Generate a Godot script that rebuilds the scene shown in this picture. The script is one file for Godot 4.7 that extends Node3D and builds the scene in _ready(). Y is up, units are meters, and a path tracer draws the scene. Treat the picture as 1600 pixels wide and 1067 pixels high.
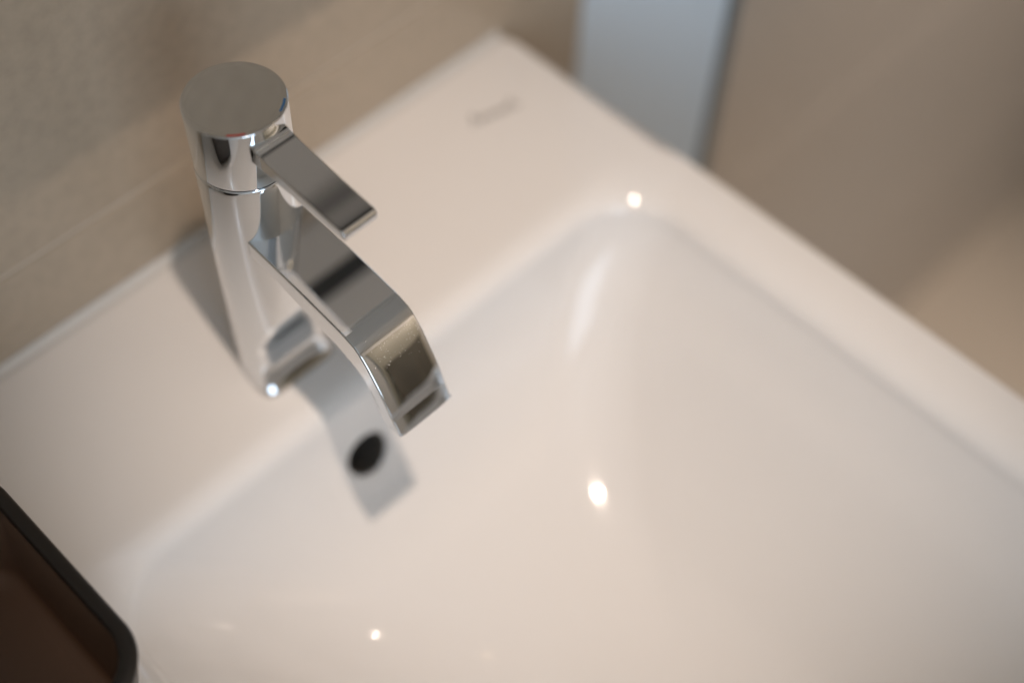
extends Node3D
# A chrome basin mixer on a white washbasin, close up. Origin: foot of the mixer on the basin's ledge; x along the wall, z away from it.

const WALL_Z := -0.0924
const FLOOR_Y := -0.905
const CEILING_Y := 1.62
const CAP_R := 0.0225
const CAP_TOP := 0.1871
const SEAM := 0.1534
const BOWL := Vector2(0.036, 0.2575)      # centre of the bowl (x, z)
const BOWL_HALF := Vector2(0.186, 0.2125)
const BOWL_DEPTH := 0.1424
const WASTE_X := 0.041
const BOWL_POWER := 2.3447
const NS := 60       # points on a straight side and on a corner of the basin's outlines
const NC := 36

var M := {}
var taken := {}

func _ready() -> void:
	# ---- camera
	var cam := Camera3D.new()
	cam.name = "camera"
	var lens := CameraAttributesPhysical.new()
	lens.frustum_focal_length = 50.0
	lens.frustum_near = 0.02
	lens.frustum_far = 30.0
	lens.exposure_aperture = 1.85
	lens.frustum_focus_distance = 0.613
	cam.attributes = lens
	add_child(cam)
	var yaw := deg_to_rad(47.41)
	var pitch := deg_to_rad(54.94)
	var roll := deg_to_rad(2.73)
	var fw := Vector3(sin(yaw) * cos(pitch), -sin(pitch), -cos(yaw) * cos(pitch))
	var rt := Vector3(cos(yaw), 0, sin(yaw))
	var up := rt.cross(fw)
	var rt2 := rt * cos(roll) + up * sin(roll)
	var up2 := up * cos(roll) - rt * sin(roll)
	cam.transform = Transform3D(Basis(rt2, up2, -fw), Vector3(-0.2265, 0.6173, 0.3721))
	cam.current = true

	# ---- surroundings: no sky, a closed room
	var we := WorldEnvironment.new()
	we.name = "world_environment"
	var env := Environment.new()
	env.background_mode = Environment.BG_COLOR
	env.background_color = Color.BLACK
	env.tonemap_mode = Environment.TONE_MAPPER_LINEAR
	env.tonemap_exposure = 0.81
	env.sdfgi_enabled = true
	env.ssao_enabled = true
	env.ssil_enabled = true
	we.environment = env
	add_child(we)

	materials()

	# ---- lights: two ceiling downlights and a window in the wall opposite
	downlight(Vector3(-0.12, CEILING_Y, 0.55), Vector3(0.12, -0.05, 0.09), 2.2, 11.9, "recessed ceiling downlight straight above the washbasin")
	downlight(Vector3(0.85, CEILING_Y, 0.42), Vector3(0.70, -0.80, 0.06), 4.6, 16.5, "recessed ceiling downlight to the right of the washbasin")
	downlight(Vector3(1.55, CEILING_Y, 0.92), Vector3(0.90, 0.2, 1.92), 2.4, 60.0, "recessed ceiling downlight farther along the room")
	window()

	# ---- setting
	room()

	# ---- things
	washbasin()
	mixer()
	tray()
	mirror_cabinet()
	door()
	towel()

# ------------------------------------------------------------------ helpers
func lin(r: float, g: float, b: float) -> Color:
	return Color(r, g, b).linear_to_srgb()

func numbered(called: String) -> String:
	var n: int = taken.get(called, 0)
	taken[called] = n + 1
	return called if n == 0 else "%s_%03d" % [called, n]

func thing(called: String, label: String, category: String, at := Vector3.ZERO, group := "") -> Node3D:
	var o := Node3D.new()
	o.name = numbered(called)
	add_child(o, true)
	o.position = at
	o.set_meta("label", label)
	o.set_meta("category", category)
	if group:
		o.set_meta("group", group)
	return o

func put(called: String, mesh: Mesh, m: Material, parent: Node = null) -> MeshInstance3D:
	var o := MeshInstance3D.new()
	o.mesh = mesh
	o.name = called
	o.material_override = m
	(parent if parent else self).add_child(o, true)
	return o

func structure(called: String, mesh: Mesh, m: Material) -> MeshInstance3D:
	var o := put(called, mesh, m)
	o.set_meta("kind", "structure")
	return o

func make(v: PackedVector3Array, n: PackedVector3Array, tri: PackedInt32Array) -> ArrayMesh:
	# winds every triangle to agree with its normals (front faces clockwise)
	for t in range(0, tri.size(), 3):
		var a := v[tri[t]]
		var g := (v[tri[t + 1]] - a).cross(v[tri[t + 2]] - a)
		if g.dot(n[tri[t]] + n[tri[t + 1]] + n[tri[t + 2]]) > 0.0:
			var k := tri[t + 1]
			tri[t + 1] = tri[t + 2]
			tri[t + 2] = k
	var arr := []
	arr.resize(Mesh.ARRAY_MAX)
	arr[Mesh.ARRAY_VERTEX] = v
	arr[Mesh.ARRAY_NORMAL] = n
	arr[Mesh.ARRAY_INDEX] = tri
	var am := ArrayMesh.new()
	am.add_surface_from_arrays(Mesh.PRIMITIVE_TRIANGLES, arr)
	return am

class Shape:
	var v := PackedVector3Array()
	var n := PackedVector3Array()
	var tri := PackedInt32Array()
	# rows of points (and normals) joined into a sheet
	func sheet(rows: Array, normals: Array, closed := false) -> void:
		var at := v.size()
		var w: int = rows[0].size()
		for r in rows.size():
			v.append_array(PackedVector3Array(rows[r]))
			n.append_array(PackedVector3Array(normals[r]))
		for r in rows.size() - 1:
			for k in (w if closed else w - 1):
				var k2 := (k + 1) % w
				var a := at + r * w + k
				var b := at + r * w + k2
				tri.append_array([a, b, a + w, b, b + w, a + w])
	# normals from the sheet itself, turned towards (or away from) a point
	func smooth(rows: Array, closed: bool, out: Callable) -> void:
		var w: int = rows[0].size()
		var nn := []
		for r in rows.size():
			var line := []
			for k in w:
				var kl := (k - 1 + w) % w if closed else maxi(k - 1, 0)
				var kr := (k + 1) % w if closed else mini(k + 1, w - 1)
				var du: Vector3 = rows[r][kr] - rows[r][kl]
				var dv: Vector3 = rows[mini(r + 1, rows.size() - 1)][k] - rows[maxi(r - 1, 0)][k]
				var g := du.cross(dv).normalized()
				if g.length() < 0.5:
					g = out.call(rows[r][k])
				if g.dot(out.call(rows[r][k])) < 0.0:
					g = -g
				line.append(g)
			nn.append(line)
		sheet(rows, nn, closed)
	func flat(points: Array, normal: Vector3, order: PackedInt32Array) -> void:
		var at := v.size()
		for q in points:
			v.append(q)
			n.append(normal)
		for k in order:
			tri.append(at + k)

func lathe(profile: Array, steps := 96, crease := 0.6) -> Shape:
	# profile: Vector2(radius, y) from one end to the other; corners sharper than crease radians stay hard
	var s := Shape.new()
	for p in profile.size() - 1:
		var a: Vector2 = profile[p]
		var b: Vector2 = profile[p + 1]
		if a.distance_to(b) < 1e-7:
			continue
		var t := (b - a).normalized()
		var own := Vector2(-t.y, t.x)
		var na := own
		var nb := own
		if p > 0:
			var t0: Vector2 = (a - profile[p - 1]).normalized()
			if absf(t0.angle_to(t)) < crease:
				na = (own + Vector2(-t0.y, t0.x)).normalized()
		if p < profile.size() - 2:
			var t1: Vector2 = (profile[p + 2] - b).normalized()
			if absf(t.angle_to(t1)) < crease:
				nb = (own + Vector2(-t1.y, t1.x)).normalized()
		var ra := []
		var rb := []
		var la := []
		var lb := []
		for k in steps:
			var f := TAU * k / steps
			var c := Vector3(cos(f), 0, sin(f))
			ra.append(c * a.x + Vector3(0, a.y, 0))
			rb.append(c * b.x + Vector3(0, b.y, 0))
			la.append(-(c * na.x + Vector3(0, na.y, 0)))
			lb.append(-(c * nb.x + Vector3(0, nb.y, 0)))
		s.sheet([ra, rb], [la, lb], true)
	return s

func arc(c: Vector2, r: float, from: float, to: float, steps: int) -> Array:
	var o := []
	for k in steps + 1:
		var f := deg_to_rad(lerpf(from, to, float(k) / steps))
		o.append(c + Vector2(cos(f), sin(f)) * r)
	return o

func box(lo: Vector3, hi: Vector3, e := 0.0) -> ArrayMesh:
	# a box with chamfered edges
	var s := Shape.new()
	var c := (lo + hi) / 2
	var h := (hi - lo) / 2
	for ax in 3:
		var ay := (ax + 1) % 3
		var az := (ax + 2) % 3
		for sg in [-1.0, 1.0]:
			var nn := Vector3.ZERO
			nn[ax] = sg
			var pts := []
			for q in [[-1, -1], [1, -1], [1, 1], [-1, 1]]:
				var p := Vector3.ZERO
				p[ax] = sg * h[ax]
				p[ay] = q[0] * (h[ay] - e)
				p[az] = q[1] * (h[az] - e)
				pts.append(c + p)
			s.flat(pts, nn, PackedInt32Array([0, 1, 2, 0, 2, 3]))
		if e > 0.0:
			for sy in [-1.0, 1.0]:
				for sz in [-1.0, 1.0]:
					var nn := Vector3.ZERO
					nn[ay] = sy
					nn[az] = sz
					var pts := []
					for q in [[-1, 0], [1, 0], [1, 1], [-1, 1]]:
						var p := Vector3.ZERO
						p[ax] = q[0] * (h[ax] - e)
						p[ay] = sy * (h[ay] - (e if q[1] == 0 else 0.0))
						p[az] = sz * (h[az] - (0.0 if q[1] == 0 else e))
						pts.append(c + p)
					s.flat(pts, nn.normalized(), PackedInt32Array([0, 1, 2, 0, 2, 3]))
	if e > 0.0:
		for sx in [-1.0, 1.0]:
			for sy in [-1.0, 1.0]:
				for sz in [-1.0, 1.0]:
					var g := Vector3(sx, sy, sz)
					s.flat([c + g * (h - Vector3(0, e, e)), c + g * (h - Vector3(e, 0, e)), c + g * (h - Vector3(e, e, 0))], g.normalized(), PackedInt32Array([0, 1, 2]))
	return make(s.v, s.n, s.tri)

func mesh_of(s: Shape) -> ArrayMesh:
	return make(s.v, s.n, s.tri)

# outline of a rounded rectangle as points in (x, z); ns points on each straight side, nc on each corner
func outline(c: Vector2, h: Vector2, r: float, ns := 40, nc := 24) -> Array:
	var o := []
	var cs := [Vector2(-1, -1), Vector2(1, -1), Vector2(1, 1), Vector2(-1, 1)]
	for k in 4:
		var a: Vector2 = cs[k]
		var b: Vector2 = cs[(k + 1) % 4]
		var ca := c + Vector2(a.x * (h.x - r), a.y * (h.y - r))
		var cb := c + Vector2(b.x * (h.x - r), b.y * (h.y - r))
		var nrm := Vector2(0, -1).rotated(k * PI / 2)
		for q in ns:
			o.append((ca + nrm * r).lerp(cb + nrm * r, float(q) / ns))
		for q in nc:
			o.append(cb + nrm.rotated(PI / 2 * q / nc) * r)
	return o

func catmull(pts: Array, per: int) -> Array:
	var o := []
	for k in pts.size() - 1:
		var p0: Vector2 = pts[maxi(k - 1, 0)]
		var p1: Vector2 = pts[k]
		var p2: Vector2 = pts[k + 1]
		var p3: Vector2 = pts[mini(k + 2, pts.size() - 1)]
		for q in per:
			o.append(p1.cubic_interpolate(p2, p0, p3, float(q) / per))
	o.append(pts[-1])
	return o

func lift(o: Array, y: float) -> Array:
	var r := []
	for q in o:
		r.append(Vector3(q.x, y, q.y))
	return r

# ------------------------------------------------------------------ materials
func plain(c: Color, rough: float, metal := 0.0, spec := 0.5) -> StandardMaterial3D:
	var m := StandardMaterial3D.new()
	m.albedo_color = c
	m.roughness = rough
	m.metallic = metal
	m.metallic_specular = spec
	return m

func noise_tex(freq: float, seed_: int, ramp: Array, size := 512, octaves := 4, normal := false, bump := 2.0) -> NoiseTexture2D:
	var f := FastNoiseLite.new()
	f.noise_type = FastNoiseLite.TYPE_SIMPLEX_SMOOTH
	f.frequency = freq
	f.seed = seed_
	f.fractal_octaves = octaves
	var t := NoiseTexture2D.new()
	t.width = size
	t.height = size
	t.seamless = true
	t.noise = f
	if normal:
		t.as_normal_map = true
		t.bump_strength = bump
	elif ramp:
		var g := Gradient.new()
		g.offsets = PackedFloat32Array([0.0, 0.5, 1.0])
		g.colors = PackedColorArray(ramp)
		t.color_ramp = g
	return t

func tile_material(base: Color, vary: float, seed_: int, rough: float) -> StandardMaterial3D:
	var m := plain(Color.WHITE, rough)
	var l := base.srgb_to_linear()
	m.albedo_texture = noise_tex(0.02, seed_, [lin(l.r * (1 - vary), l.g * (1 - vary), l.b * (1 - vary)), base, lin(l.r * (1 + vary), l.g * (1 + vary), l.b * (1 + vary))], 1024, 7)
	m.uv1_triplanar = true
	m.uv1_world_triplanar = true
	m.uv1_scale = Vector3(4, 4, 4)
	m.normal_enabled = true
	m.normal_texture = noise_tex(0.15, seed_ + 1, [], 512, 3, true, 1.0)
	m.normal_scale = 0.15
	return m

func materials() -> void:
	M.ceramic = plain(lin(0.80, 0.775, 0.75), 0.07)
	M.ceramic.normal_enabled = true
	M.ceramic.normal_texture = noise_tex(0.012, 301, [], 512, 2, true, 1.0)
	M.ceramic.normal_scale = 0.06
	M.ceramic.uv1_triplanar = true
	M.ceramic.uv1_world_triplanar = true
	M.ceramic.uv1_scale = Vector3(5, 5, 5)
	M.chrome = plain(lin(0.79, 0.81, 0.83), 0.03, 1.0)
	M.gap = plain(lin(0.01, 0.01, 0.01), 0.6)
	M.channel = plain(lin(0.05, 0.055, 0.06), 0.5)
	M.spot = plain(lin(0.75, 0.74, 0.70), 0.35)
	M.red = plain(lin(0.28, 0.03, 0.025), 0.35)
	M.blue = plain(lin(0.015, 0.08, 0.19), 0.35)
	M.print_grey = plain(lin(0.20, 0.19, 0.18), 0.3)
	M.sealant = plain(lin(0.62, 0.60, 0.57), 0.45)
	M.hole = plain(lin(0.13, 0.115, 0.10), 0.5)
	M.tiles = []
	for k in 3:
		M.tiles.append(tile_material(lin(0.44, 0.355, 0.265), 0.08, 11 + 7 * k, 0.34))
	M.grout = plain(lin(0.62, 0.54, 0.44), 0.85)
	M.taupe = []
	for k in 2:
		M.taupe.append(tile_material(lin(0.48, 0.425, 0.365), 0.12, 51 + 7 * k, 0.35))
	M.return_paint = plain(lin(0.76, 0.87, 0.97), 0.45)
	M.trim = plain(lin(0.16, 0.18, 0.19), 0.4)
	M.floor_tiles = [tile_material(lin(0.42, 0.37, 0.31), 0.12, 81, 0.4), tile_material(lin(0.40, 0.35, 0.295), 0.12, 88, 0.4)]
	M.plaster = plain(lin(0.72, 0.69, 0.64), 0.9)
	M.ceiling = plain(lin(0.80, 0.79, 0.76), 0.9)
	M.rim = plain(lin(0.012, 0.009, 0.007), 0.38)
	M.brown = plain(lin(0.135, 0.075, 0.046), 0.45)
	M.carcass = plain(lin(0.84, 0.84, 0.83), 0.5)
	M.mirror = plain(lin(0.82, 0.84, 0.83), 0.01, 1.0)
	M.door_wood = tile_material(lin(0.46, 0.43, 0.34), 0.15, 401, 0.5)
	M.towel = plain(lin(0.16, 0.145, 0.115), 0.95)
	M.towel.rim_enabled = true
	M.towel.rim = 0.3
	M.frame_white = plain(lin(0.7, 0.7, 0.7), 0.4)
	M.lamp = plain(lin(0.8, 0.8, 0.8), 0.4)
	M.lamp.emission_enabled = true
	M.lamp.emission = Color(1.0, 0.86, 0.68)
	M.lamp.emission_energy_multiplier = 6.0
	M.pane = plain(lin(0.5, 0.55, 0.6), 0.2)
	M.pane.emission_enabled = true
	M.pane.emission = Color(0.80, 0.90, 1.0)
	M.pane.emission_energy_multiplier = 1.2

# ------------------------------------------------------------------ lights
func downlight(at: Vector3, aim: Vector3, energy: float, cone: float, label: String) -> void:
	var t := thing("ceiling_downlight", label, "downlight", at, "ceiling downlights")
	put("trim_ring", mesh_of(lathe([Vector2(0.030, -0.0005), Vector2(0.030, -0.004), Vector2(0.033, -0.006), Vector2(0.041, -0.005), Vector2(0.043, -0.0005)], 48)), M.frame_white, t)
	put("bulb", mesh_of(lathe([Vector2(0.0001, -0.003), Vector2(0.029, -0.003), Vector2(0.029, -0.0008), Vector2(0.0001, -0.0008)], 48)), M.lamp, t)
	var l := SpotLight3D.new()
	l.name = "beam"
	l.light_color = Color(1.0, 0.915, 0.845)
	l.light_energy = energy
	l.light_size = 0.010
	l.spot_angle = cone
	l.spot_angle_attenuation = 1.0
	l.spot_range = 6.0
	l.spot_attenuation = 2.0
	l.shadow_enabled = true
	t.add_child(l)
	l.position = Vector3(0, -0.034, 0)
	l.look_at_from_position(at + l.position, aim, Vector3(0, 0, -1))

func window() -> void:
	var c := Vector3(-0.62, 0.62, 1.90)
	var w := 0.90
	var h := 1.15
	var t := thing("window", "white framed window with frosted panes in the wall opposite", "window", c)
	for sx in [-1.0, 1.0]:
		put("pane", box(Vector3(sx * w / 4 - w / 4 + 0.02, -h / 2 + 0.03, -0.012), Vector3(sx * w / 4 + w / 4 - 0.02, h / 2 - 0.03, -0.004)), M.pane, t)
		put("frame_post", box(Vector3(sx * w / 2 - 0.02, -h / 2 - 0.03, -0.03), Vector3(sx * w / 2 + 0.03, h / 2 + 0.03, -0.001), 0.003), M.frame_white, t)
		put("frame_rail", box(Vector3(-w / 2 + 0.022, sx * h / 2 - 0.03, -0.03), Vector3(w / 2 - 0.022, sx * h / 2 + 0.03, -0.001), 0.003), M.frame_white, t)
	put("mullion", box(Vector3(-0.02, -h / 2 + 0.032, -0.028), Vector3(0.02, h / 2 - 0.032, -0.001), 0.003), M.frame_white, t)
	var l := AreaLight3D.new()
	l.name = "daylight"
	l.area_size = Vector2(w, h)
	l.light_color = Color(0.87, 0.935, 1.0)
	l.light_energy = 1.3
	l.shadow_enabled = true
	l.set("area_range", 8.0)
	t.add_child(l)
	l.position = Vector3(0, 0, -0.04)
	l.look_at_from_position(c + l.position, c + Vector3(0, 0, -2), Vector3.UP)

# ------------------------------------------------------------------ setting
func tiled(called: String, parent: Node, u0: float, u1: float, v0: float, v1: float, du: float, dv: float, ou: float, ov: float, gap: float, place: Callable, mats: Array) -> void:
	# tiles over a rectangle, each a mesh of its own; place(lo u, lo v, hi u, hi v) gives the box of one
	var a := ou + floorf((u0 - ou) / du) * du
	var count := 0
	while a < u1 - 0.002:
		var b := ov + floorf((v0 - ov) / dv) * dv
		while b < v1 - 0.002:
			var lo := Vector2(maxf(a + gap / 2, u0), maxf(b + gap / 2, v0))
			var hi := Vector2(minf(a + du - gap / 2, u1), minf(b + dv - gap / 2, v1))
			if hi.x - lo.x > 0.006 and hi.y - lo.y > 0.006:
				put(called, place.call(lo, hi), mats[count % mats.size()], parent)
				count += 1
			b += dv
		a += du

func room() -> void:
	var x0 := -1.15
	var x1 := 2.2
	var z1 := 1.92
	var jut := 0.333     # where the wall steps forward
	var front := -0.0210
	var splay := 0.400    # the return runs out to here
	# back wall behind the basin
	var wall := structure("back_wall", box(Vector3(x0 - 0.1, FLOOR_Y - 0.1, WALL_Z - 0.12), Vector3(jut + 0.05, CEILING_Y + 0.1, WALL_Z - 0.0014)), M.grout)
	tiled("wall_tile", wall, x0, jut - 0.001, FLOOR_Y, CEILING_Y, 0.6, 0.3, -0.2665, 0.0593, 0.0030, func(lo, hi): return box(Vector3(lo.x, lo.y, WALL_Z - 0.006), Vector3(hi.x, hi.y, WALL_Z), 0.0007), M.tiles)
	# the wall steps forward beyond the basin
	var ps := Shape.new()
	var plan := [Vector2(jut, WALL_Z - 0.12), Vector2(jut, WALL_Z), Vector2(splay, front - 0.0014), Vector2(x1 + 0.1, front - 0.0014), Vector2(x1 + 0.1, WALL_Z - 0.12)]
	for k in plan.size():
		var a: Vector2 = plan[k]
		var b: Vector2 = plan[(k + 1) % plan.size()]
		var nn := Vector3(a.y - b.y, 0, b.x - a.x).normalized()
		ps.flat([Vector3(a.x, FLOOR_Y - 0.1, a.y), Vector3(b.x, FLOOR_Y - 0.1, b.y), Vector3(b.x, CEILING_Y + 0.1, b.y), Vector3(a.x, CEILING_Y + 0.1, a.y)], nn, PackedInt32Array([0, 1, 2, 0, 2, 3]))
	var pro := structure("wall_projection", mesh_of(ps), M.return_paint)
	tiled("wall_tile", pro, splay + 0.012, x1, FLOOR_Y, CEILING_Y, 0.6, 0.3, splay + 0.012, 0.0593, 0.0022, func(lo, hi): return box(Vector3(lo.x, lo.y, front - 0.006), Vector3(hi.x, hi.y, front), 0.0007), M.taupe)
	put("corner_trim", box(Vector3(splay - 0.001, FLOOR_Y, front - 0.006), Vector3(splay + 0.0105, CEILING_Y, front + 0.0015), 0.001), M.trim, pro)
	# floor
	var fl := structure("floor", box(Vector3(x0 - 0.1, FLOOR_Y - 0.12, WALL_Z - 0.1), Vector3(x1 + 0.1, FLOOR_Y - 0.0014, z1 + 0.1)), M.grout)
	tiled("floor_tile", fl, x0, x1, front + 0.001, z1, 0.6, 0.6, 0.2, -0.0200, 0.003, func(lo, hi): return box(Vector3(lo.x, FLOOR_Y - 0.008, lo.y), Vector3(hi.x, FLOOR_Y, hi.y), 0.0008), M.floor_tiles)
	structure("ceiling", box(Vector3(x0 - 0.1, CEILING_Y, WALL_Z - 0.1), Vector3(x1 + 0.1, CEILING_Y + 0.12, z1 + 0.1)), M.ceiling)
	structure("left_wall", box(Vector3(x0 - 0.12, FLOOR_Y - 0.05, WALL_Z), Vector3(x0, CEILING_Y, z1)), M.plaster)
	structure("right_wall", box(Vector3(x1, FLOOR_Y - 0.05, front), Vector3(x1 + 0.12, CEILING_Y, z1)), M.plaster)
	structure("front_wall", box(Vector3(x0, FLOOR_Y - 0.05, z1), Vector3(x1, CEILING_Y, z1 + 0.12)), M.plaster)

# ------------------------------------------------------------------ washbasin
func bowl_profile() -> Array:
	# (inset from the rim, y): the rounded rim, then a dished wall and floor down to the waste
	var o := catmull([Vector2(-0.018, 0), Vector2(-0.0110, -0.0006), Vector2(-0.0050, -0.0030), Vector2(-0.0014, -0.0072), Vector2(0.0, -0.0118)], 7)
	for k in range(1, 131):
		var th := PI / 2 * k / 130.0
		var y := -0.0045 - BOWL_DEPTH * pow(sin(th), 2.0 / BOWL_POWER)
		if y < -0.0145:
			o.append(Vector2((1 - pow(cos(th), 2.0 / BOWL_POWER)) * (BOWL_HALF.y - 0.0229), y))
	return o

func bowl_ring(q: Vector2) -> Array:
	# the side walls lean more than the back wall, and their rims are rounder
	if q.x <= 0.0:
		var left := q.x * 2.4
		var right := q.x * 2.0
		return lift(outline(BOWL + Vector2((left - right) / 2, 0), BOWL_HALF - Vector2((left + right) / 2, q.x), 0.0400 + maxf(q.x, -0.018) * 0.4, NS, NC), q.y)
	var u := q.x / (BOWL_HALF.y - 0.0229)
	var ease := 0.0029 * (1.0 - smoothstep(0.0, 0.05, u))
	var x0 := lerpf(BOWL.x - BOWL_HALF.x, WASTE_X - 0.0229, pow(u, 0.5402)) - ease
	var x1 := lerpf(BOWL.x + BOWL_HALF.x, WASTE_X + 0.0229, pow(u, 0.5573)) + ease
	var h := Vector2((x1 - x0) / 2, BOWL_HALF.y - q.x)
	var r := lerpf(0.0400, 0.0450, minf(1.0, u * 3.0))
	r = minf(lerpf(r, 0.0228, pow(u, 4)), minf(h.x, h.y) - 0.0001)
	return lift(outline(Vector2((x0 + x1) / 2, BOWL.y), h, r, NS, NC), q.y)

func washbasin() -> void:
	var t := thing("washbasin", "white glazed ceramic washbasin with rectangular bowl fixed to the tiled wall", "washbasin", Vector3.ZERO)
	var s := Shape.new()
	var prof := bowl_profile()
	var rows := []
	for q in prof:
		rows.append(bowl_ring(q))
	# overflow: a round hole through the back wall of the bowl
	var hole_x := 0.0107
	var hole_row := 0
	var best := 1.0
	for k in prof.size():
		if absf(prof[k].y + 0.0535) < best:
			best = absf(prof[k].y + 0.0535)
			hole_row = k
	var j0 := hole_row
	while prof[j0].y < prof[hole_row].y + 0.021:
		j0 -= 1
	var j1 := hole_row
	while prof[j1].y > prof[hole_row].y - 0.021:
		j1 += 1
	var w: int = rows[0].size()
	var i0 := 0
	var i1 := 0
	for k in NS:
		if rows[hole_row][k].x < hole_x - 0.021:
			i0 = k
		if rows[hole_row][k].x < hole_x + 0.021:
			i1 = k + 1
	var out := func(p: Vector3) -> Vector3: return Vector3(BOWL.x, 0.12, BOWL.y) - p if p.y < -0.006 else Vector3.UP
	var nn := sheet_normals(rows, out)
	var at := s.v.size()
	for r in rows.size():
		s.v.append_array(PackedVector3Array(rows[r]))
		s.n.append_array(PackedVector3Array(nn[r]))
	for r in rows.size() - 1:
		for k in w:
			if r >= j0 and r < j1 and k >= i0 and k < i1:
				continue
			var a := at + r * w + k
			var b := at + r * w + (k + 1) % w
			s.tri.append_array([a, b, a + w, b, b + w, a + w])
	# ring of faces from the block's border to the hole, then the lip and the tube
	var hole := Vector3(hole_x, prof[hole_row].y, 0)
	hole.z = BOWL.y - BOWL_HALF.y + prof[hole_row].x
	var along: Vector2 = (prof[hole_row + 2] - prof[hole_row - 2]).normalized()
	var down := Vector3(0, along.y, along.x)
	var inward := Vector3(1, 0, 0).cross(down).normalized()
	if inward.z > 0:
		inward = -inward
	var border := []
	var bn := []
	for k in range(i0, i1):
		border.append(rows[j0][k]); bn.append(nn[j0][k])
	for r in range(j0, j1):
		border.append(rows[r][i1]); bn.append(nn[r][i1])
	for k in range(i1, i0, -1):
		border.append(rows[j1][k]); bn.append(nn[j1][k])
	for r in range(j1, j0, -1):
		border.append(rows[r][i0]); bn.append(nn[r][i0])
	var on_wall := func(x: float, dn: float) -> Vector3:
		# point of the back wall at height y
		var y: float = hole.y + dn * down.y
		for k in range(1, prof.size()):
			if prof[k].y <= y:
				var f: float = (y - prof[k - 1].y) / (prof[k].y - prof[k - 1].y)
				return Vector3(x, y, BOWL.y - BOWL_HALF.y + lerpf(prof[k - 1].x, prof[k].x, f))
		return Vector3.ZERO
	var ring_rows := []
	var ring_n := []
	for step in 7:
		var f := step / 6.0
		var line := []
		var ln := []
		for k in border.size():
			var q: Vector3 = border[k]
			var flat := Vector2(q.x - hole.x, (q - hole).dot(down))
			var p := flat.lerp(flat.normalized() * 0.0150, f)
			line.append(q if step == 0 else on_wall.call(hole.x + p.x, p.y))
			ln.append(bn[k].lerp(-inward, f).normalized())
		ring_rows.append(line)
		ring_n.append(ln)
	s.sheet(ring_rows, ring_n, true)
	var lip := []
	var lipn := []
	for step in 7:
		var f := deg_to_rad(90.0 * step / 6.0)
		var line := []
		var ln := []
		for k in border.size():
			var q: Vector3 = ring_rows[-1][k]
			var rad: Vector3 = (q - hole) - inward * (q - hole).dot(inward)
			rad = rad.normalized()
			line.append(q - rad * 0.0018 * sin(f) + inward * 0.0018 * (1 - cos(f)))
			ln.append((-inward * cos(f) - rad * sin(f)).normalized())
		lip.append(line)
		lipn.append(ln)
	s.sheet(lip, lipn, true)
	# ledge and outside
	var lo := Vector2(-0.36, WALL_Z + 0.0025)
	var hi := Vector2(0.258, 0.515)
	var oc := (lo + hi) / 2
	var oh := (hi - lo) / 2
	var orow := [rows[0]]
	var onrm := [[]]
	for k in w:
		onrm[0].append(Vector3.UP)
	var e := 0.0045
	for step in 9:
		var f := deg_to_rad(90.0 * step / 8.0)
		orow.append(lift(outline(oc, oh - Vector2(e, e) * (1 - sin(f)), 0.008, NS, NC), -e * (1 - cos(f))))
	orow.append(lift(outline(oc, oh, 0.008, NS, NC), -0.06))
	orow.append(lift(outline(oc, oh - Vector2(0.01, 0.01), 0.02, NS, NC), -0.19))
	orow.append(lift(outline(oc, Vector2(0.03, 0.03), 0.02, NS, NC), -0.192))
	var on := sheet_normals(orow, func(p: Vector3) -> Vector3: return (p - Vector3(oc.x, -0.4 if p.y > -0.17 else 0.4, oc.y)))
	on[0] = onrm[0]
	on[1] = onrm[0]
	s.sheet(orow, on, true)
	put("basin_body", mesh_of(s), M.ceramic, t)
	# inside of the overflow
	var tube := Shape.new()
	var trow := []
	for step in 4:
		var line := []
		for k in border.size():
			line.append(lip[-1][k] + inward * [-0.0001, 0.004, 0.016, 0.030][step])
		trow.append(line)
	var tn := []
	for step in 4:
		var line := []
		for k in border.size():
			var rad: Vector3 = (lip[-1][k] - hole) - inward * (lip[-1][k] - hole).dot(inward)
			line.append(-rad.normalized())
		tn.append(line)
	tube.sheet(trow, tn, true)
	var cap := PackedInt32Array()
	for k in range(1, border.size() - 1):
		cap.append_array([0, k, k + 1])
	tube.flat(trow[3], -inward, cap)
	put("overflow_hole", mesh_of(tube), M.hole, t)
	# waste
	var wy: float = rows[-1][0].y
	var waste := put("waste_plug", mesh_of(lathe([Vector2(0.0235, -0.012), Vector2(0.0235, 0.0004), Vector2(0.020, 0.0022), Vector2(0.0175, 0.001), Vector2(0.0170, 0.0030), Vector2(0.009, 0.0048), Vector2(0.0001, 0.0052)], 64, 0.5)), M.chrome, t)
	waste.position = Vector3(WASTE_X, wy, BOWL.y)
	# sealant along the wall
	var bead := Shape.new()
	var ba := []
	var bb := []
	for step in 7:
		var f := deg_to_rad(90.0 * step / 6.0)
		ba.append(Vector3(-0.355, 0.0036 - 0.0034 * sin(f), WALL_Z + 0.0003 + 0.0058 * (1 - cos(f))))
		bb.append(Vector3(0.252, 0.0036 - 0.0034 * sin(f), WALL_Z + 0.0003 + 0.0058 * (1 - cos(f))))
	bead.smooth([ba, bb], false, func(p: Vector3) -> Vector3: return Vector3(0, 1, 1))
	put("sealant_bead", mesh_of(bead), M.sealant, t)
	# maker's mark, too blurred to read: a word of slanted pen strokes
	var mark := Shape.new()
	var dir := Vector3(0.0330, 0, 0.0085).normalized()
	var across := Vector3(-dir.z, 0, dir.x)
	var start := Vector3(0.1875, 0.0002, -0.0500)
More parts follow.
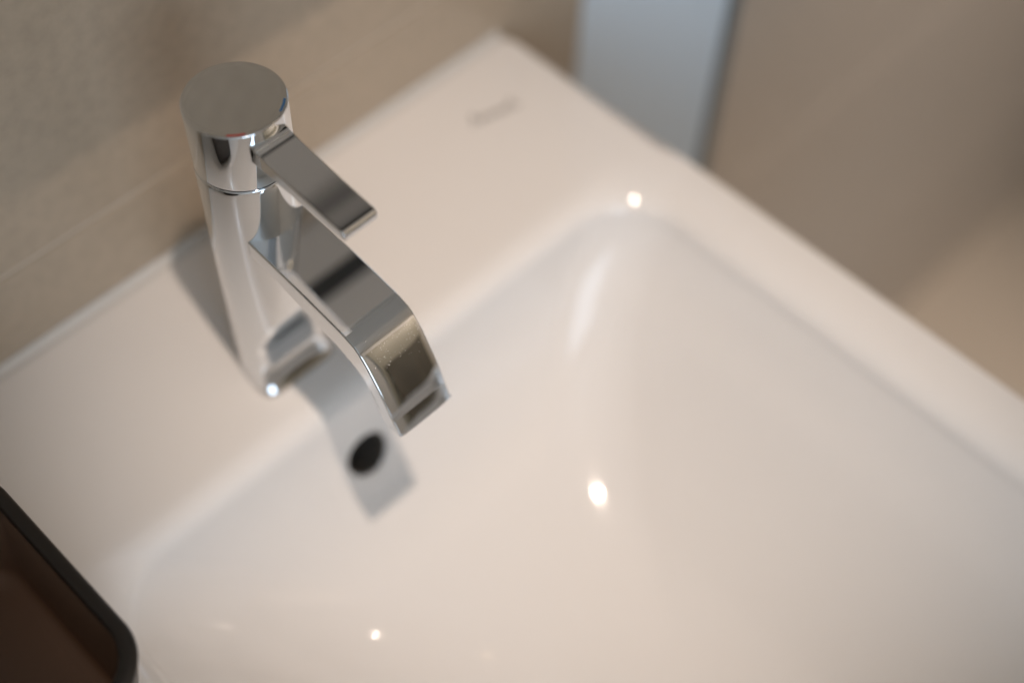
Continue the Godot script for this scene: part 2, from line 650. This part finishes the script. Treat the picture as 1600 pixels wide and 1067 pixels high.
	var pen := [Vector2(0.0, 0.0042), Vector2(0.0032, -0.0045), Vector2(0.0055, 0.0035), Vector2(0.0085, -0.0012), Vector2(0.0105, 0.003), Vector2(0.0135, -0.0012), Vector2(0.0150, 0.0028), Vector2(0.0185, -0.0014), Vector2(0.0200, 0.0028), Vector2(0.0230, -0.0012), Vector2(0.0245, 0.0026), Vector2(0.0290, -0.0048), Vector2(0.0300, 0.0022), Vector2(0.0335, 0.0002)]
	var line := catmull(pen, 6)
	var r0 := []
	var r1 := []
	var nu := []
	for k in line.size():
		var tg: Vector2 = (line[mini(k + 1, line.size() - 1)] - line[maxi(k - 1, 0)]).normalized()
		var sd := Vector2(-tg.y, tg.x) * 0.00055
		var a: Vector2 = line[k] + sd
		var b: Vector2 = line[k] - sd
		r0.append(start + dir * a.x + across * a.y)
		r1.append(start + dir * b.x + across * b.y)
		nu.append(Vector3.UP)
	mark.sheet([r0, r1], [nu, nu])
	put("printed_mark", mesh_of(mark), M.print_grey, t)

func sheet_normals(rows: Array, out: Callable) -> Array:
	var w: int = rows[0].size()
	var nn := []
	for r in rows.size():
		var line := []
		for k in w:
			var du: Vector3 = rows[r][(k + 1) % w] - rows[r][(k - 1 + w) % w]
			var dv: Vector3 = rows[mini(r + 1, rows.size() - 1)][k] - rows[maxi(r - 1, 0)][k]
			var g := du.cross(dv).normalized()
			var o: Vector3 = out.call(rows[r][k])
			line.append(-g if g.dot(o) < 0.0 else g)
		nn.append(line)
	return nn

# ------------------------------------------------------------------ mixer
func mixer() -> void:
	var t := thing("basin_mixer", "chrome single lever basin mixer standing on the white ledge", "faucet", Vector3.ZERO)
	# body: round under the handle, square towards the front at its foot
	var s := Shape.new()
	var ys := [0.0005, 0.0009, 0.0013]
	for k in 90:
		ys.append(lerpf(0.0018, SEAM - 0.0026, pow(k / 89.0, 1.5)))
	var rows := []
	for y in ys:
		var e: float = maxf(0.0, 0.0012 - y) * 0.6
		var line := []
		for k in 240:
			var a := TAU * k / 240.0        # from +z towards +x
			line.append(body_point(a, y, e) + Vector3(0, y, 0))
		rows.append(line)
	for step in 5:
		var g := deg_to_rad(90.0 * (step + 1) / 5.0)
		var line := []
		for k in 240:
			var a := TAU * k / 240.0
			var r := CAP_R - 0.0010 * (1 - cos(g)) if step < 4 else CAP_R - 0.0010
			line.append(Vector3(sin(a) * r, SEAM - 0.0013 + 0.0010 * sin(g), cos(a) * r))
		rows.append(line)
	var line2 := []
	for k in 240:
		var a := TAU * k / 240.0
		line2.append(Vector3(sin(a) * 0.0195, SEAM - 0.0002, cos(a) * 0.0195))
	rows.append(line2)
	s.smooth(rows, true, func(p: Vector3) -> Vector3: return Vector3(p.x, 0.002 if p.y > SEAM - 0.001 else 0.0, p.z))
	put("body", mesh_of(s), M.chrome, t)
	put("joint_ring", mesh_of(lathe([Vector2(0.0203, SEAM - 0.004), Vector2(0.0203, SEAM + 0.006)], 72)), M.gap, t)
	var gasket := Shape.new()
	var ga := []
	var gb := []
	var gn := []
	for k in 240:
		var q := body_point(TAU * k / 240.0, 0.0, -0.0004)
		ga.append(q + Vector3(0, 0.0001, 0))
		gb.append(q + Vector3(0, 0.0007, 0))
		gn.append(q.normalized())
	gasket.sheet([ga, gb], [gn, gn], true)
	put("gasket", mesh_of(gasket), M.gap, t)
	spout(t)
	# handle: a round cap with a flat lever
	var h := Node3D.new()
	h.name = "handle"
	t.add_child(h)
	var prof := [Vector2(0.0195, SEAM + 0.0006)]
	prof.append_array(arc(Vector2(CAP_R - 0.0007, SEAM + 0.0013), 0.0007, -90, 0, 5))
	prof.append_array(arc(Vector2(CAP_R - 0.0008, CAP_TOP - 0.0008), 0.0008, 0, 90, 7))
	for k in range(1, 8):
		var r := (CAP_R - 0.0008) * (1 - k / 7.0)
		prof.append(Vector2(maxf(r, 0.00005), CAP_TOP - 0.00012 * (1 - pow(r / CAP_R, 2))))
	put("cap", mesh_of(lathe(flip(prof), 160)), M.chrome, h)
	lever(h)
	for sx in [-1.0, 1.0]:
		# painted dashes for hot and cold on the edge of the cap
		var d := Shape.new()
		var a := []
		var b := []
		var nu := []
		for k in 9:
			var f: float = atan2(0.0158, 0.0146) + (atan2(0.0098, 0.0200) - atan2(0.0158, 0.0146)) * k / 8.0
			a.append(Vector3(sx * sin(f) * 0.0205, CAP_TOP + 0.00008, cos(f) * 0.0205))
			b.append(Vector3(sx * sin(f) * 0.0215, CAP_TOP + 0.00008, cos(f) * 0.0215))
			nu.append(Vector3.UP)
		d.sheet([a, b], [nu, nu])
		var o := put("temperature_mark", mesh_of(d), M.red if sx < 0 else M.blue, h)
		o.set_meta("label", "red dash for hot on the cap's edge" if sx < 0 else "blue dash for cold on the cap's edge")

func flip(a: Array) -> Array:
	var b := a.duplicate()
	b.reverse()
	return b

func scoop(y: float) -> float:
	# how far the hollow front of the body stands before the axis
	var table := [Vector2(0.0, 0.0196), Vector2(0.0020, 0.0178), Vector2(0.006, 0.0152), Vector2(0.012, 0.0126), Vector2(0.020, 0.0110), Vector2(0.028, 0.0112), Vector2(0.036, 0.0134), Vector2(0.046, 0.0180), Vector2(0.056, 0.0240), Vector2(0.068, 0.032)]
	for k in range(1, table.size()):
		if y <= table[k].x:
			var p0: Vector2 = table[maxi(k - 2, 0)]
			var p3: Vector2 = table[mini(k + 1, table.size() - 1)]
			var f: float = (y - table[k - 1].x) / (table[k].x - table[k - 1].x)
			return cubic_interpolate_in_time(table[k - 1].y, table[k].y, p0.y, p3.y, f, table[k].x - table[k - 1].x, p0.x - table[k - 1].x, p3.x - table[k - 1].x)
	return 0.05

func body_point(a: float, y: float, e: float) -> Vector3:
	var fold := absf(wrapf(a, -PI, PI))
	var r := lerpf(0.0216, CAP_R, smoothstep(0.0, 0.09, y)) + 0.0058 * exp(-y / 0.010) * exp(-pow((fold - deg_to_rad(50)) / deg_to_rad(26), 2))
	if fold < deg_to_rad(84):
		var plane := scoop(y) / cos(fold)
		var k := 0.0060
		var hh := maxf(k - absf(r - plane), 0.0) / k
		r = minf(r, plane) - hh * hh * k * 0.25
	r -= e
	return Vector3(sin(a) * r, 0, cos(a) * r)

func strap(top: Array, bottom: Array, widths: Array, bevel: float, tail: Array, crown := 0.0) -> Shape:
	# top: runs of (z, y) from the back to the tip, each run smooth; bottom: one run from the tip to the back;
	# widths: half width at given z (pairs); the long edges are rounded with radius bevel
	var s := Shape.new()
	var loop := []
	var runs := top.duplicate()
	runs.append_array(tail)
	runs.append(bottom)
	var half := func(z: float) -> float:
		for k in range(1, widths.size()):
			if z <= widths[k].x:
				return lerpf(widths[k - 1].y, widths[k].y, clampf((z - widths[k - 1].x) / (widths[k].x - widths[k - 1].x), 0, 1))
		return widths[-1].y
	for run in runs:
		var tang := []
		for k in run.size():
			var tg: Vector2 = (run[mini(k + 1, run.size() - 1)] - run[maxi(k - 1, 0)]).normalized()
			tang.append(tg)
		var rws := []
		var nms := []
		for k in run.size():
			var nr := Vector2(-tang[k].y, tang[k].x)    # outward: the loop runs clockwise seen from -x
			var w: float = half.call(run[k].x)
			var sink: float = crown * (smoothstep(0.080, 0.101, run[k].x) if run != runs[-1] else smoothstep(0.100, 0.1138, run[k].x))
			var line := []
			var ln := []
			for step in 31:
				var x := 0.0
				var g := 0.0
				if step < 7:
					g = deg_to_rad(15.0 * (6 - step))
					x = -(w - bevel + bevel * sin(g))
				elif step > 23:
					g = deg_to_rad(15.0 * (step - 24))
					x = w - bevel + bevel * sin(g)
				else:
					x = (w - bevel) * (step - 15) / 9.0
				var f := x / w
				var p: Vector2 = run[k] - nr * bevel * (1 - cos(g)) - Vector2(0.81, 0.59) * sink * pow(f, 4)
				line.append(Vector3(x, p.y, p.x))
				var lean := sink * 4.0 * pow(f, 3) / w * maxf(nr.dot(Vector2(0.81, 0.59)), 0.0)
				ln.append((Vector3(signf(x) * sin(g), nr.y * cos(g), nr.x * cos(g)) + Vector3(lean * cos(g), 0, 0)).normalized())
			rws.append(line)
			nms.append(ln)
			if k < run.size() - 1 or run == runs[-1]:
				loop.append([run[k] - nr * bevel - Vector2(0.81, 0.59) * sink, w])
		s.sheet(rws, nms)
	var poly := PackedVector2Array()
	for q in loop:
		poly.append(q[0])
	var tris := Geometry2D.triangulate_polygon(poly)
	for sgn in [-1.0, 1.0]:
		var pts := []
		for q in loop:
			pts.append(Vector3(sgn * q[1], q[0].y, q[0].x))
		s.flat(pts, Vector3(sgn, 0, 0), tris)
	return s

func spout(t: Node3D) -> void:
	var top1 := catmull([Vector2(0.008, 0.1213), Vector2(0.030, 0.1189), Vector2(0.0511, 0.1165), Vector2(0.0715, 0.1138), Vector2(0.0795, 0.1125), Vector2(0.0862, 0.1106)], 10)
	var nose := catmull([Vector2(0.0862, 0.1106), Vector2(0.0902, 0.1076), Vector2(0.0948, 0.1024), Vector2(0.0995, 0.0955), Vector2(0.1040, 0.0880), Vector2(0.1075, 0.0812), Vector2(0.1098, 0.0762)], 10)
	var lipf := catmull([Vector2(0.1098, 0.0762), Vector2(0.1122, 0.0716), Vector2(0.1140, 0.0680)], 6)
	var bot := catmull([Vector2(0.1140, 0.0680), Vector2(0.1080, 0.0682), Vector2(0.1025, 0.0702), Vector2(0.0990, 0.0770), Vector2(0.0945, 0.0855), Vector2(0.0880, 0.0927), Vector2(0.0750, 0.0985), Vector2(0.0540, 0.1035), Vector2(0.0266, 0.1095), Vector2(0.008, 0.1120)], 8)
	var s := strap([top1, nose], bot, [Vector2(0, 0.0163), Vector2(0.0860, 0.0163), Vector2(0.1050, 0.0163), Vector2(0.1085, 0.0162), Vector2(0.1110, 0.0159), Vector2(0.1145, 0.0157)], 0.0008, [lipf], 0.0010)
	var o := put("spout", mesh_of(s), M.chrome, t)
	# dried splashes on the sloping end
	var rng := RandomNumberGenerator.new()
	rng.seed = 5
	var mm := MultiMesh.new()
	mm.transform_format = MultiMesh.TRANSFORM_3D
	var drop := SphereMesh.new()
	drop.radius = 0.5
	drop.height = 1.0
	drop.radial_segments = 8
	drop.rings = 4
	mm.mesh = drop
	var count := 110
	mm.instance_count = count
	for k in count:
		var f := clampf(rng.randfn(0.26, 0.12), 0.03, 0.97)
		var at := f * (nose.size() - 1)
		var p: Vector2 = nose[int(at)].lerp(nose[mini(int(at) + 1, nose.size() - 1)], at - int(at))
		var x := rng.randf_range(-0.0150, 0.0150)
		var r := 0.00014 + 0.00022 * pow(rng.randf(), 3)
		var tg := (Vector2(0.1098, 0.0762) - Vector2(0.0862, 0.1112)).normalized()
		var b := Basis(Vector3(1, 0, 0), Vector3(0, -tg.y, tg.x).cross(Vector3(1, 0, 0)).normalized(), Vector3(0, tg.y, tg.x)).orthonormalized()
		b = b.scaled_local(Vector3(2 * r, 0.8 * r, 2 * r))
		mm.set_instance_transform(k, Transform3D(b, Vector3(x, p.y, p.x) - Vector3(0, 0.59, 0.81) * 0.0010 * smoothstep(0.080, 0.101, p.x) * pow(x / 0.0165, 4)))
	var mi := MultiMeshInstance3D.new()
	mi.multimesh = mm
	mi.material_override = M.spot
	mi.name = "dried_splashes"
	mi.set_meta("kind", "stuff")
	o.add_child(mi)

func lever(h: Node3D) -> void:
	var top := catmull([Vector2(0.0150, 0.1822), Vector2(0.0228, 0.1809), Vector2(0.0270, 0.1796), Vector2(0.0350, 0.1785), Vector2(0.0500, 0.1768), Vector2(0.0650, 0.1754), Vector2(0.0765, 0.1747)], 8)
	var tip := catmull([Vector2(0.0765, 0.1747), Vector2(0.0780, 0.1732), Vector2(0.0782, 0.1710)], 5)
	var bot := catmull([Vector2(0.0782, 0.1710), Vector2(0.0768, 0.1694), Vector2(0.0650, 0.1696), Vector2(0.0450, 0.1706), Vector2(0.0270, 0.1712), Vector2(0.0150, 0.1705)], 6)
	var s := strap([top], bot, [Vector2(0, 0.0096), Vector2(0.078, 0.0092)], 0.0008, [tip])
	put("lever", mesh_of(s), M.chrome, h)

# ------------------------------------------------------------------ brown container on the left of the ledge
func tray() -> void:
	var half := Vector2(0.068, 0.068)
	var top := 0.080
	var t := thing("storage_box", "open dark brown storage box with a black rim on the basin's ledge", "box", Vector3(-0.2265, 0.0004, 0.063))
	var radius := 0.026
	var ring := func(q: Vector2) -> Array:
		var hh := Vector2(maxf(half.x - q.x, 0.001), maxf(half.y - q.x, 0.001))
		return lift(outline(Vector2.ZERO, hh, clampf(radius - q.x * 0.5, 0.0005, minf(hh.x, hh.y) - 0.0003)), q.y)
	# shell outside, with the rim rolled over the edge
	var o := Shape.new()
	var ro := []
	for q in catmull([Vector2(0.040, 0.0002), Vector2(0.016, 0.0002), Vector2(0.0125, 0.0010), Vector2(0.0110, 0.0035), Vector2(0.0055, 0.040), Vector2(0.0008, top - 0.006), Vector2(0.0, top - 0.0026), Vector2(0.0007, top - 0.0008), Vector2(0.0022, top), Vector2(0.0044, top), Vector2(0.0060, top - 0.0008), Vector2(0.0067, top - 0.0024), Vector2(0.0069, top - 0.0050)], 4):
		ro.append(ring.call(q))
	o.sheet(ro, sheet_normals(ro, func(p: Vector3) -> Vector3:
		var edge := maxf(absf(p.x) - half.x, absf(p.z) - half.y)
		if p.y < 0.0009:
			return Vector3.DOWN
		if p.y > top - 0.004:
			return Vector3.UP + Vector3(p.x, 0, p.z) * (5.0 if edge > -0.003 else -5.0)
		return Vector3(p.x, 0, p.z)), true)
	put("rim", mesh_of(o), M.rim, t)
	var s := Shape.new()
	var rows := []
	for q in catmull([Vector2(0.0064, top - 0.0040), Vector2(0.0070, top - 0.010), Vector2(0.0098, 0.040), Vector2(0.0118, 0.022), Vector2(0.0135, 0.0165), Vector2(0.0180, 0.0140), Vector2(0.026, 0.0134), Vector2(0.066, 0.0130)], 6):
		rows.append(ring.call(q))
	s.sheet(rows, sheet_normals(rows, func(p: Vector3) -> Vector3: return Vector3(-p.x, 0.03, -p.z) if p.y > 0.02 else Vector3(-p.x * 0.2, 0.05, -p.z * 0.2)), true)
	put("lining", mesh_of(s), M.brown, t)

# ------------------------------------------------------------------ above the frame: what shades the wall and what the chrome mirrors
func mirror_cabinet() -> void:
	var t := thing("mirror_cabinet", "white mirror cabinet with two doors on the wall above the washbasin", "cabinet", Vector3(0, 0.405, WALL_Z))
	put("carcass", box(Vector3(-0.54, 0, 0.0005), Vector3(0.30, 0.62, 0.125), 0.001), M.carcass, t)
	put("light_channel", box(Vector3(-0.50, -0.0022, 0.046), Vector3(0.26, -0.0002, 0.067), 0.0004), M.channel, t)
	for k in 2:
		put("mirror_door", box(Vector3(-0.54 + 0.42 * k + 0.001, 0.002, 0.1262), Vector3(-0.54 + 0.42 * (k + 1) - 0.001, 0.618, 0.132), 0.001), M.mirror, t)

func door() -> void:
	var w := 0.86
	var t := thing("door", "pale olive wooden door in the wall opposite the washbasin", "door", Vector3(0.42, FLOOR_Y, 1.92))
	put("leaf", box(Vector3(0.06, 0.006, -0.036), Vector3(w, 1.98, -0.004), 0.002), M.door_wood, t)
	for x in [0.0, w + 0.004]:
		put("frame_post", box(Vector3(x, 0.001, -0.05), Vector3(x + 0.056, 2.05, -0.001), 0.002), M.door_wood, t)
	put("frame_head", box(Vector3(0.058, 1.985, -0.05), Vector3(w + 0.002, 2.05, -0.001), 0.002), M.door_wood, t)
	var knob := put("handle", mesh_of(lathe([Vector2(0.0001, 0.052), Vector2(0.020, 0.050), Vector2(0.026, 0.040), Vector2(0.020, 0.030), Vector2(0.009, 0.026), Vector2(0.009, 0.0)], 32)), M.chrome, t)
	knob.rotation.x = -PI / 2
	knob.position = Vector3(0.13, 1.02, -0.0355)

func towel() -> void:
	# a dark towel over a rail on the door; the tap's foot mirrors it
	var rail := thing("towel_rail", "chrome towel rail screwed to the wooden door", "rail", Vector3(0.85, 0.30, 1.86))
	var bar := put("bar", mesh_of(lathe([Vector2(0.0001, -0.36), Vector2(0.008, -0.36), Vector2(0.008, 0.36), Vector2(0.0001, 0.36)], 24)), M.chrome, rail)
	bar.rotation.z = PI / 2
	for x in [-0.34, 0.34]:
		put("bracket", box(Vector3(x - 0.008, -0.008, 0.0085), Vector3(x + 0.008, 0.008, 0.0235), 0.002), M.chrome, rail)
	var t := thing("towel", "dark olive grey towel folded over the chrome rail", "towel", Vector3(0.85, 0.30, 1.86))
	var s := Shape.new()
	for side in [0.0, 0.005]:
		var rows := []
		for k in 41:
			var x := lerpf(-0.31, 0.31, k / 40.0)
			var line := []
			for q in 33:
				var f := q / 32.0
				var p := Vector3(x, 0, 0)
				if f < 0.4:
					p.y = lerpf(-0.78, 0.0, f / 0.4)
					p.z = -0.0135
				elif f > 0.6:
					p.y = lerpf(0.0, -0.40, (f - 0.6) / 0.4)
					p.z = 0.0135
				else:
					var g := (f - 0.4) / 0.2 * PI
					p.y = sin(g) * 0.0135
					p.z = -cos(g) * 0.0135
				var r: float = (0.0135 + side) / 0.0135
				p.z = p.z * r - (0.010 * sin(x * 37.0 + 0.6) * smoothstep(0.0, -0.3, p.y) + 0.010 * smoothstep(0.0, -0.3, p.y) if p.z < 0.0 else 0.0)
				p.y = p.y * (r if p.y > 0.0 else 1.0)
				line.append(p)
			rows.append(line)
		s.smooth(rows, false, func(p: Vector3) -> Vector3: return Vector3(0, p.y if p.y > 0.0 else 0.0, p.z) * (1.0 if side > 0.0 else -1.0))
	put("cloth", mesh_of(s), M.towel, t)
